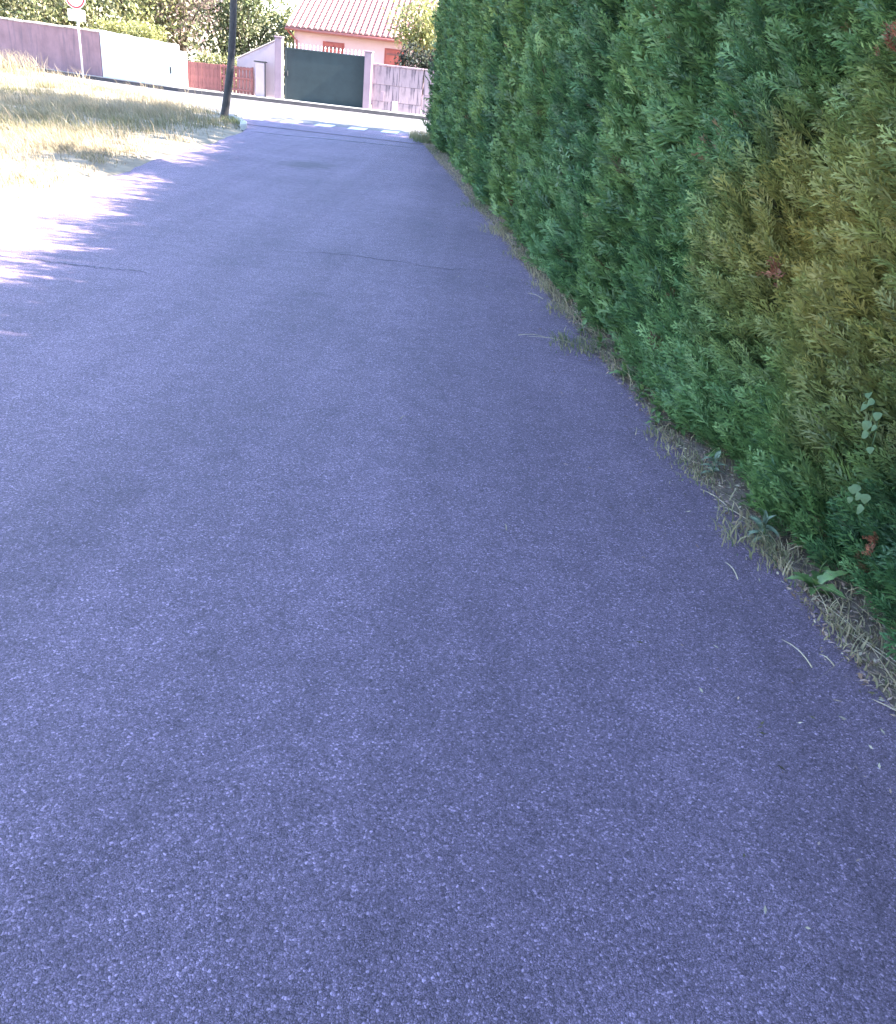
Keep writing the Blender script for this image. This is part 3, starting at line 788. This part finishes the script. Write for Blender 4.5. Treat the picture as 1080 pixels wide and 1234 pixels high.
# wall segments run left to right, so the visible face looks towards -y
wall_run('rendered_wall', (-27.0, 40.4), (-14.92, 34.86), 1.72, 1.57, 0.22, MAT_GREY_WALL, MAT_COPING, 'mauve-grey rendered garden wall with dark streaks at far left', ncop=30)
ww, L, rz = wall_run('rendered_wall', (-14.88, 34.84), (-11.62, 33.46), 1.64, 1.46, 0.24, MAT_WHITE_WALL, None, 'bright white rendered garden wall left of the red gate')
o = link('letter_slot', box('letter_slot', 0.07, 0.03, 0.22, (L - 0.22, -0.005, 0.62), 0.004), MAT_STEEL, ww)
o = link('end_pier', box('end_pier', 0.34, 0.28, 1.36, (L + 0.16, 0.14, 0.59), 0.02), MAT_WHITE_WALL, ww)

# red-brown double gate: each leaf its own boards
def board_gate(name, a, b, z0, z1, nb, label, gap, rails_front):
    d = Vector((b[0] - a[0], b[1] - a[1], 0)); L = d.length
    e = empty(name, (a[0], a[1], 0), math.atan2(d.y, d.x), label=label, cat='gate', group='leaves of the red wooden gate')
    w = L / nb
    me = bm_mesh('board', box_bm(w - gap, 0.025, z1 - z0, 0.004)); me.materials.append(MAT_RED)
    for i in range(nb):
        o = link('board', me, None, e); o.location = ((i + 0.5) * w, random.uniform(-0.003, 0.003), (z0 + z1) / 2 + random.uniform(-0.006, 0.006))
    y = -0.032 if rails_front else 0.032
    for z in (z0 + 0.12, (z0 + z1) / 2 + 0.06, z1 - 0.06):
        link('rail', box('rail', L, 0.035, 0.07, (L / 2, y, z), 0.004), MAT_RED, e)
    for x in (0.03, L - 0.03):
        link('stile', box('stile', 0.055, 0.04, z1 - z0 + 0.03, (x, -y * 1.15, (z0 + z1) / 2), 0.004), MAT_RED, e)
    return e
board_gate('gate_leaf', (-11.26, 33.62), (-9.98, 33.62), 0.12, 0.98, 9, 'left leaf of the red-brown wooden gate, plain close boards', 0.006, False)
board_gate('gate_leaf', (-9.96, 33.62), (-8.82, 33.62), 0.12, 1.0, 9, 'right leaf of the red-brown wooden gate, spaced boards behind the pole', 0.035, True)

# pale wall with a sloping top between the two gates
e = empty('sloping_wall', (-9.5, 33.95, 0), label='pale lilac wall with sloping tiled top left of green gate', cat='wall')
V = [(0, 0, -0.1), (1.55, 0, -0.1), (1.55, 0, 2.0), (0, 0, 1.22), (0, 0.25, -0.1), (1.55, 0.25, -0.1), (1.55, 0.25, 2.0), (0, 0.25, 1.22)]
link('body', mesh('sloping_wall', V, [(0, 1, 2, 3), (5, 4, 7, 6), (0, 3, 7, 4), (1, 5, 6, 2), (3, 2, 6, 7), (0, 4, 5, 1)]), MAT_LILAC, e)
for i in range(6):
    t = (i + 0.5) / 6
    o = link('coping', bm_mesh('coping', box_bm(0.285, 0.33, 0.035, 0.008)), MAT_COPING, e)
    o.location = (1.55 * t, 0.125, 1.22 + 0.78 * t + 0.03); o.rotation_euler = (0, -math.atan2(0.78, 1.55), 0)
e = empty('meter_pier', (-8.56, 33.66, 0), label='narrow pale pier with dark frame between red gate and green gate', cat='pier')
link('body', box('meter_pier', 0.34, 0.22, 1.3, (0, 0, 0.55), 0.012), MAT_LILAC, e)
link('frame', box('frame', 0.44, 0.26, 0.04, (0.0, 0.0, 1.222), 0.006), MAT_STEEL, e)
link('frame', box('frame', 0.035, 0.05, 1.1, (0.19, -0.10, 0.65), 0.004), MAT_STEEL, e)

def gate_post(x, w, h, label):
    e = empty('gate_post', (x, 33.55, 0), label=label, cat='gate post', group='posts of the green gate')
    link('shaft', box('gate_post', w, 0.3, h + 0.1, (0, 0, (h - 0.1) / 2), 0.015), MAT_POST, e)
    link('cap', box('cap', w + 0.05, 0.35, 0.05, (0, 0, h + 0.027), 0.012), MAT_POST, e)
gate_post(-7.86, 0.26, 2.04, 'left rendered post of the dark green gate')
gate_post(-4.64, 0.26, 1.90, 'right rendered post of the dark green gate')

g = empty('sliding_gate', (-7.70, 33.72, 0), label='dark blue-green solid metal gate topped with small spikes', cat='gate')
GW = 2.92
link('panel', box('panel', GW, 0.03, 1.62, (GW / 2, 0, 0.91), 0.003), MAT_GREEN, g)
for z in (0.075, 1.74):
    link('frame_rail', box('frame_rail', GW, 0.06, 0.06, (GW / 2, 0, z), 0.006), MAT_GREEN, g)
for x in (0.03, GW - 0.03):
    link('frame_stile', box('frame_stile', 0.06, 0.066, 1.60, (x, 0, 0.9075), 0.006), MAT_GREEN, g)
bm = bmesh.new()
bmesh.ops.create_cone(bm, cap_ends=True, segments=6, radius1=0.018, radius2=0.014, depth=0.09, matrix=Matrix.Translation((0, 0, 0.045)))
bmesh.ops.create_cone(bm, cap_ends=True, segments=6, radius1=0.032, radius2=0.002, depth=0.08, matrix=Matrix.Translation((0, 0, 0.13)))
sp = bm_mesh('spike', bm); sp.materials.append(MAT_WHITE)
for i in range(21):
    o = link('spike', sp, None, g); o.location = (0.10 + i * (GW - 0.2) / 20, 0, 1.771)
link('handle', box('handle', 0.03, 0.07, 0.16, (0.12, -0.055, 0.95), 0.008), MAT_STEEL, g)

# stained slab wall right of the gate
def slab_wall(x0, x1, label, rows, name='concrete_wall'):
    e = empty(name, (x0, 33.7, 0), label=label, cat='wall')
    W = x1 - x0; z = -0.05
    link('core', box('core', W - 0.02, 0.10, 1.5, (W / 2, 0.09, 0.72)), MAT_POST, e)
    for r in range(len(rows)):
        h = rows[r]; nb = 2; xs = 0.0
        cuts = [0] + [W * (k + random.uniform(-0.12, 0.12)) / nb for k in range(1, nb)] + [W]
        for a, b in zip(cuts[:-1], cuts[1:]):
            o = link('slab', bm_mesh('slab', box_bm(b - a - 0.007, 0.12, h - 0.007, 0.005)), MAT_SLAB, e)
            o.location = ((a + b) / 2, random.uniform(-0.008, 0.008), z + h / 2)
        z += h
    link('coping', box('coping', W, 0.24, 0.06, (W / 2, 0.03, z + 0.032), 0.012), MAT_SLAB, e)
    return e
sw = slab_wall(-4.48, -2.66, 'stained pale concrete wall between green gate and cypress hedge', [0.44, 0.54, 0.60])
link('meter_box', box('meter_box', 0.14, 0.03, 0.32, (0.38, -0.075, 0.55), 0.006), MAT_POST, sw)
link('meter_box', box('meter_box', 0.20, 0.03, 0.40, (0.86, -0.075, 0.24), 0.006), MAT_LILAC, sw)
slab_wall(-2.62, 9.0, 'paler continuation of the concrete wall partly hidden by the hedge', [0.8, 0.78])

# ------------------------------------------------------------------ house
HY, HX0, HX1, EZ = 41.0, -8.95, 1.5, 2.66
h = empty('house', (HX0, HY, 0), label='pink rendered house with ribbed clay tile roof behind the green gate', cat='house')
W = HX1 - HX0; Dp = 8.4; PT = R(22)
ridge = EZ + (Dp / 2) * math.tan(PT)
V = [(0, 0, -0.1), (W, 0, -0.1), (W, 0, EZ), (0, 0, EZ), (0, Dp, -0.1), (W, Dp, -0.1), (W, Dp, EZ), (0, Dp, EZ), (0, Dp / 2, ridge), (W, Dp / 2, ridge)]
link('wall', mesh('wall', V, [(0, 1, 2, 3), (5, 4, 7, 6), (4, 0, 3, 8, 7), (1, 5, 6, 9, 2)]), MAT_PINK, h)
OV = 0.32
roof = None
V = [(-OV, -OV, EZ - OV * math.tan(PT) + 0.05), (W + OV, -OV, EZ - OV * math.tan(PT) + 0.05), (W + OV, Dp / 2, ridge + 0.05), (-OV, Dp / 2, ridge + 0.05),
     (W + OV, Dp + OV, EZ - OV * math.tan(PT) + 0.05), (-OV, Dp + OV, EZ - OV * math.tan(PT) + 0.05)]
V += [(x, y, z - 0.09) for x, y, z in V]
roof = link('roof', mesh('roof', V, [(0, 1, 2, 3), (3, 2, 4, 5), (7, 6, 9, 8), (8, 9, 11, 10), (0, 6, 7, 1), (4, 10, 11, 5), (0, 3, 9, 6), (3, 5, 11, 9), (1, 7, 8, 2), (2, 8, 10, 4)]), MAT_TILE_PAN, h)
# rows of half-round cover tiles, one object per row
SL = (Dp / 2 + OV) / math.cos(PT); TP = 0.245
def tile_row():
    V = []; F = []; nt_ = 13; tl = SL / nt_
    for k in range(nt_):
        b = len(V)
        for e_, (s, rr, zo) in enumerate(((k * tl - 0.03, 0.076, 0.024), ((k + 1) * tl, 0.064, 0.0))):
            for q in range(7):
                a = math.pi * q / 6
                V.append((math.cos(a) * rr, s, math.sin(a) * rr + zo))
        for q in range(6): F.append((b + q, b + q + 1, b + 8 + q, b + 7 + q))
        F.append(tuple(b + q for q in range(6, -1, -1)))
    return mesh('tile_row', V, F)
tr = tile_row(); tr.materials.append(MAT_TILE)
nrow = int((W + 2 * OV) / TP)
for i in range(nrow):
    o = link('tile_row', tr, None, roof)
    o.location = (-OV + 0.09 + i * TP, -OV, EZ - OV * math.tan(PT) + 0.052); o.rotation_euler = (PT, 0, 0)
gz = EZ - OV * math.tan(PT) - 0.03
link('gutter', tube('gutter', [(-OV, -OV - 0.07, gz), (W + OV, -OV - 0.07, gz - 0.02)], [0.06, 0.06], 10), MAT_GUTTER, h)
link('downpipe', tube('downpipe', [(-OV + 0.1, -OV - 0.05, gz), (-OV + 0.12, -0.2, gz - 0.12), (0.12, -0.07, gz - 0.4), (0.12, -0.07, 0)], [0.04] * 4, 8), MAT_GUTTER, h)
def shutters(x, w, z0, z1):
    win = link('window', box('window', w + 0.14, 0.04, z1 - z0 + 0.12, (x, 0.0, (z0 + z1) / 2), 0.006), MAT_REDPAINT, h)
    for s in (-1, 1):
        sh = link('shutter', box('shutter', w / 2 - 0.01, 0.04, z1 - z0, (x + s * w / 4, -0.045, (z0 + z1) / 2), 0.005), MAT_REDPAINT, win)
        for k in range(3):
            pass
    for z in (z0 + 0.2, z1 - 0.16):
        link('shutter_bar', box('shutter_bar', w - 0.06, 0.025, 0.07, (x, -0.08, z), 0.004), MAT_RED, win)
shutters(1.72, 0.80, 0.95, 2.13)
shutters(4.42, 0.80, 0.95, 2.13)
link('sill', box('sill', 1.05, 0.16, 0.06, (1.72, -0.07, 0.84), 0.01), MAT_KERB, h)

# ------------------------------------------------------------------ pole and sign
pts = [(0.0, 0, -0.3), (0.0, 0, 0.0), (0.10, 0, 0.55), (0.20, 0, 1.2), (0.27, 0, 2.0), (0.32, 0, 3.0), (0.38, 0, 5.0), (0.44, 0, 7.2)]
e = empty('utility_pole', (-6.58, 22.25, 0.02), label='dark leaning wooden utility pole at the grassy lane corner', cat='pole')
link('shaft', tube('shaft', pts, [0.10, 0.098, 0.092, 0.086, 0.082, 0.078, 0.072, 0.065], 14), MAT_POLE, e)
link('cap', tube('cap', [(0.44, 0, 7.2), (0.44, 0, 7.26)], [0.09, 0.085], 12), MAT_STEEL, e)
link('wire_bracket', box('wire_bracket', 0.5, 0.05, 0.06, (0.43, -0.1, 6.9), 0.005), MAT_STEEL, e)

e = empty('road_sign', (-15.12, 33.6, 0.05), label='round white road sign with red rim and plate on a grey post', cat='road sign')
link('post', tube('post', [(0, 0.03, -0.1), (0, 0.03, 2.8)], [0.035, 0.035], 10), MAT_GALV, e)
def disc(name, r_in, r_out, y, mat, th=0.012):
    V = []; F = []; n = 40
    for k in range(n):
        a = 2 * math.pi * k / n
        for (r_, yy_) in ((r_out, y), (r_in, y), (r_in, y + th), (r_out, y + th)): V.append((math.cos(a) * r_, yy_, 2.53 + math.sin(a) * r_))
    for k in range(n):
        b, c = 4 * k, 4 * ((k + 1) % n)
        for q in range(4): F.append((b + q, b + (q + 1) % 4, c + (q + 1) % 4, c + q))
    return link(name, mesh(name, V, F), mat, e)
disc('face', 0.002, 0.285, -0.022, MAT_WHITE)
disc('rim', 0.285, 0.345, -0.026, MAT_SIGNRED, 0.02)
disc('edge', 0.346, 0.362, -0.028, MAT_WHITE, 0.03)
link('plate', box('plate', 0.62, 0.015, 0.36, (0, -0.02, 1.975), 0.005), MAT_WHITE, e)

# ------------------------------------------------------------------ trees and shrubs
def leaf_cloud(centre, radii, nclump, per, size, cols, seed, flat=0.0, spread=0.28, lo=0.0):
    r = np.random.default_rng(seed)
    d = norm(r.normal(0, 1, (nclump, 3))); rad = r.random(nclump) ** 0.45
    C = d * rad[:, None] * (0.85 + 0.3 * r.random((nclump, 1)))
    C = np.array(centre) + C * np.array(radii)
    s = min(radii) * spread * r.uniform(0.6, 1.3, (nclump, 1, 1))
    P = C[:, None, :] + r.normal(0, 1, (nclump, per, 3)) * s * np.array([1, 1, 0.75])
    P = P.reshape(-1, 3); n = len(P)
    P[:, 2] = np.maximum(P[:, 2], lo)
    a = norm(r.normal(0, 1, (n, 3))); b = norm(np.cross(a, r.normal(0, 1, (n, 3))))
    L = size * r.uniform(0.6, 1.4, n)[:, None]
    A = np.stack([P - a * L, P + b * L * 0.5, P + a * L, P - b * L * 0.5], 1)
    k = r.integers(0, len(cols), n)
    c = np.array(cols)[k] * r.uniform(0.7, 1.3, (n, 1)) * np.repeat(r.uniform(0.75, 1.2, (nclump, 1)), per, axis=0)
    return A.reshape(-1, 3), np.repeat(c, 4, axis=0)

def tree(name, x, y, trunk_h, crown_c, radii, nclump, per, size, cols, seed, label, cat='tree', group=None, tr=0.12, limbs=6, spread=0.28):
    e = empty(name, (x, y, 0), label=label, cat=cat, group=group)
    V, c = leaf_cloud(crown_c, radii, nclump, per, size, cols, seed, spread=spread, lo=0.15)
    link('crown', big_mesh('crown', V, np.arange(len(V)).reshape(-1, 4), c), MAT_LEAF, e)
    q = random.Random(seed)
    Vt, Ft = [], []
    def add(me):
        o = len(Vt); Vt.extend([v.co.copy() for v in me.vertices]); Ft.extend([tuple(i + o for i in p.vertices) for p in me.polygons]); bpy.data.meshes.remove(me)
    top = Vector(crown_c)
    add(tube('t', [(0, 0, -0.2), (0.03, 0.02, trunk_h * 0.5), (0.0, 0.05, trunk_h), tuple(top * 0.8 + Vector((0, 0, trunk_h * 0.2)))], [tr * 1.25, tr, tr * 0.85, tr * 0.25], 8))
    for k in range(limbs):
        a = 2 * math.pi * k / limbs + q.uniform(-0.4, 0.4)
        end = top + Vector((math.cos(a) * radii[0] * 0.75, math.sin(a) * radii[1] * 0.75, q.uniform(-0.3, 0.7) * radii[2]))
        st = Vector((0, 0.04, trunk_h * q.uniform(0.75, 1.0)))
        mid = st.lerp(end, 0.5) + Vector((0, 0, 0.15 * radii[2]))
        add(tube('t', [st, mid, end], [tr * 0.55, tr * 0.32, tr * 0.08], 6))
    link('trunk', mesh('trunk', Vt, Ft, True), MAT_BARK, e)
    return e

OLIVE = [(0.16, 0.17, 0.075), (0.21, 0.20, 0.095), (0.11, 0.13, 0.05), (0.25, 0.23, 0.13)]
PINE = [(0.075, 0.095, 0.045), (0.11, 0.13, 0.06), (0.15, 0.16, 0.08)]
ROSY = [(0.30, 0.21, 0.20), (0.24, 0.18, 0.15), (0.16, 0.15, 0.09)]
YEL = [(0.26, 0.25, 0.09), (0.20, 0.21, 0.07), (0.32, 0.30, 0.14)]
BG = 'trees behind the garden walls'
tree('garden_tree', -22.5, 41.5, 1.0, (0, 0, 2.6), (2.6, 1.8, 2.2), 70, 70, 0.10, PINE + OLIVE, 501, 'dense olive-green tree behind the left end of mauve wall', group=BG)
tree('garden_tree', -18.6, 40.0, 1.0, (0, 0, 2.5), (2.2, 1.6, 2.0), 60, 70, 0.10, OLIVE, 502, 'sunlit olive-green tree behind the round road sign', group=BG)
tree('garden_tree', -16.0, 41.5, 1.2, (0, 0, 2.8), (2.1, 1.6, 2.2), 60, 70, 0.10, OLIVE + YEL, 503, 'yellowish-green tree above the joint of mauve and white walls', group=BG)
tree('garden_tree', -14.4, 42.5, 1.3, (0, 0, 2.9), (1.7, 1.5, 1.9), 50, 60, 0.09, ROSY, 504, 'rosy-brown leaved tree behind the white wall', group=BG, spread=0.3)
tree('garden_tree', -13.4, 45.5, 1.2, (0, 0, 3.0), (1.3, 1.3, 2.6), 46, 60, 0.10, PINE, 505, 'dark upright tree between the rosy and the pale tree', group=BG)
tree('garden_tree', -11.9, 44.5, 0.8, (0, 0, 2.5), (1.7, 1.4, 2.2), 60, 70, 0.09, OLIVE + PINE, 506, 'pale olive tree rising behind the red wooden gate', group=BG)
tree('garden_tree', -10.9, 50.0, 0.8, (0, 0, 2.1), (1.9, 1.5, 1.75), 60, 70, 0.10, YEL + OLIVE, 507, 'low sunlit tree left of the pink house corner', group=BG)
tree('garden_tree', -27.5, 44.5, 1.2, (0, 0, 3.2), (3.2, 2.2, 2.6), 70, 60, 0.12, PINE, 508, 'dark green tree at the far left edge behind the wall', group=BG)
tree('garden_tree', -17.5, 52.0, 2.0, (0, 0, 4.2), (4.2, 2.6, 3.4), 90, 70, 0.14, OLIVE + PINE, 509, 'large hazy olive tree farthest back above the white wall', group=BG)
tree('garden_tree', -25.0, 53.0, 2.0, (0, 0, 4.5), (4.6, 2.8, 3.6), 90, 70, 0.14, PINE + OLIVE, 510, 'large dark tree farthest back above the mauve wall', group=BG)
# clipped hedge over the white wall, and one behind the red gate
def low_hedge(name, x, y, radii, n, cols, seed, z, rz, label):
    e = empty(name, (x, y, 0), rz, label=label, cat='shrub')
    r = np.random.default_rng(seed)
    P = np.stack([r.uniform(-radii[0], radii[0], n), r.uniform(-radii[1], radii[1], n), z + r.uniform(-1, 1, n) * radii[2]], 1) + r.normal(0, 0.06, (n, 3))
    a = norm(r.normal(0, 1, (n, 3))); b = norm(np.cross(a, r.normal(0, 1, (n, 3)))); L = 0.06 * r.uniform(0.6, 1.4, n)[:, None]
    A = np.stack([P - a * L, P + b * L * 0.5, P + a * L, P - b * L * 0.5], 1).reshape(-1, 3)
    c = np.repeat(np.array(cols)[r.integers(0, len(cols), n)] * r.uniform(0.7, 1.3, (n, 1)), 4, axis=0)
    link('foliage', big_mesh('foliage', A, np.arange(len(A)).reshape(-1, 4), c), MAT_LEAF, e)
    link('stem', tube('stem', [(0, 0, -0.1), (0.05, 0, z * 0.6), (0, 0, z)], [0.05, 0.04, 0.02], 7), MAT_BARK, e)
low_hedge('garden_shrub', -13.9, 35.25, (1.5, 0.35, 0.55), 4200, YEL, 601, 1.42, R(-23), 'clipped yellow-green shrub showing over the top of the white wall')
low_hedge('garden_shrub', -10.6, 35.6, (0.9, 0.3, 0.5), 2200, YEL + OLIVE, 602, 0.75, 0, 'low clipped shrub just behind the red wooden gate')
tree('garden_shrub', -3.05, 37.6, 0.9, (0, 0, 3.0), (1.15, 1.0, 0.95), 60, 60, 0.075, YEL, 603, 'yellow-green leaved shrub overhanging the concrete wall beside the house', cat='shrub', tr=0.05)
tree('garden_shrub', -2.95, 36.4, 0.5, (0, 0, 1.85), (1.0, 0.55, 0.55), 40, 60, 0.06, [(0.03, 0.035, 0.03), (0.05, 0.06, 0.04)], 604, 'dark low shrub under the yellow-green shrub behind concrete wall', cat='shrub', tr=0.05)
# big tree standing behind the hedge, whose shade falls across the verge
tree('shade_tree', 3.6, 19.2, 5.0, (0, 0, 9.0), (3.6, 4.9, 3.6), 120, 60, 0.17, PINE + OLIVE, 701, 'tall tree behind the cypress hedge shading the grass verge', tr=0.25, limbs=8, spread=0.22)
tree('shade_tree', 1.3, 24.4, 1.6, (0, 0, 4.0), (1.2, 1.1, 1.5), 60, 50, 0.11, OLIVE, 702, 'unseen small tree added behind the far hedge end to shade the lane mouth', tr=0.09, limbs=5)  # out of view, added to carry shade up to the give-way dashes
tree('shade_tree', 2.4, 12.3, 3.0, (0, 0, 5.9), (1.0, 0.9, 0.8), 36, 50, 0.10, OLIVE, 703, 'unseen slim tree added behind the middle of the hedge to shade the verge', tr=0.07, limbs=5)  # not in frame; put in to throw a dark band on the grass
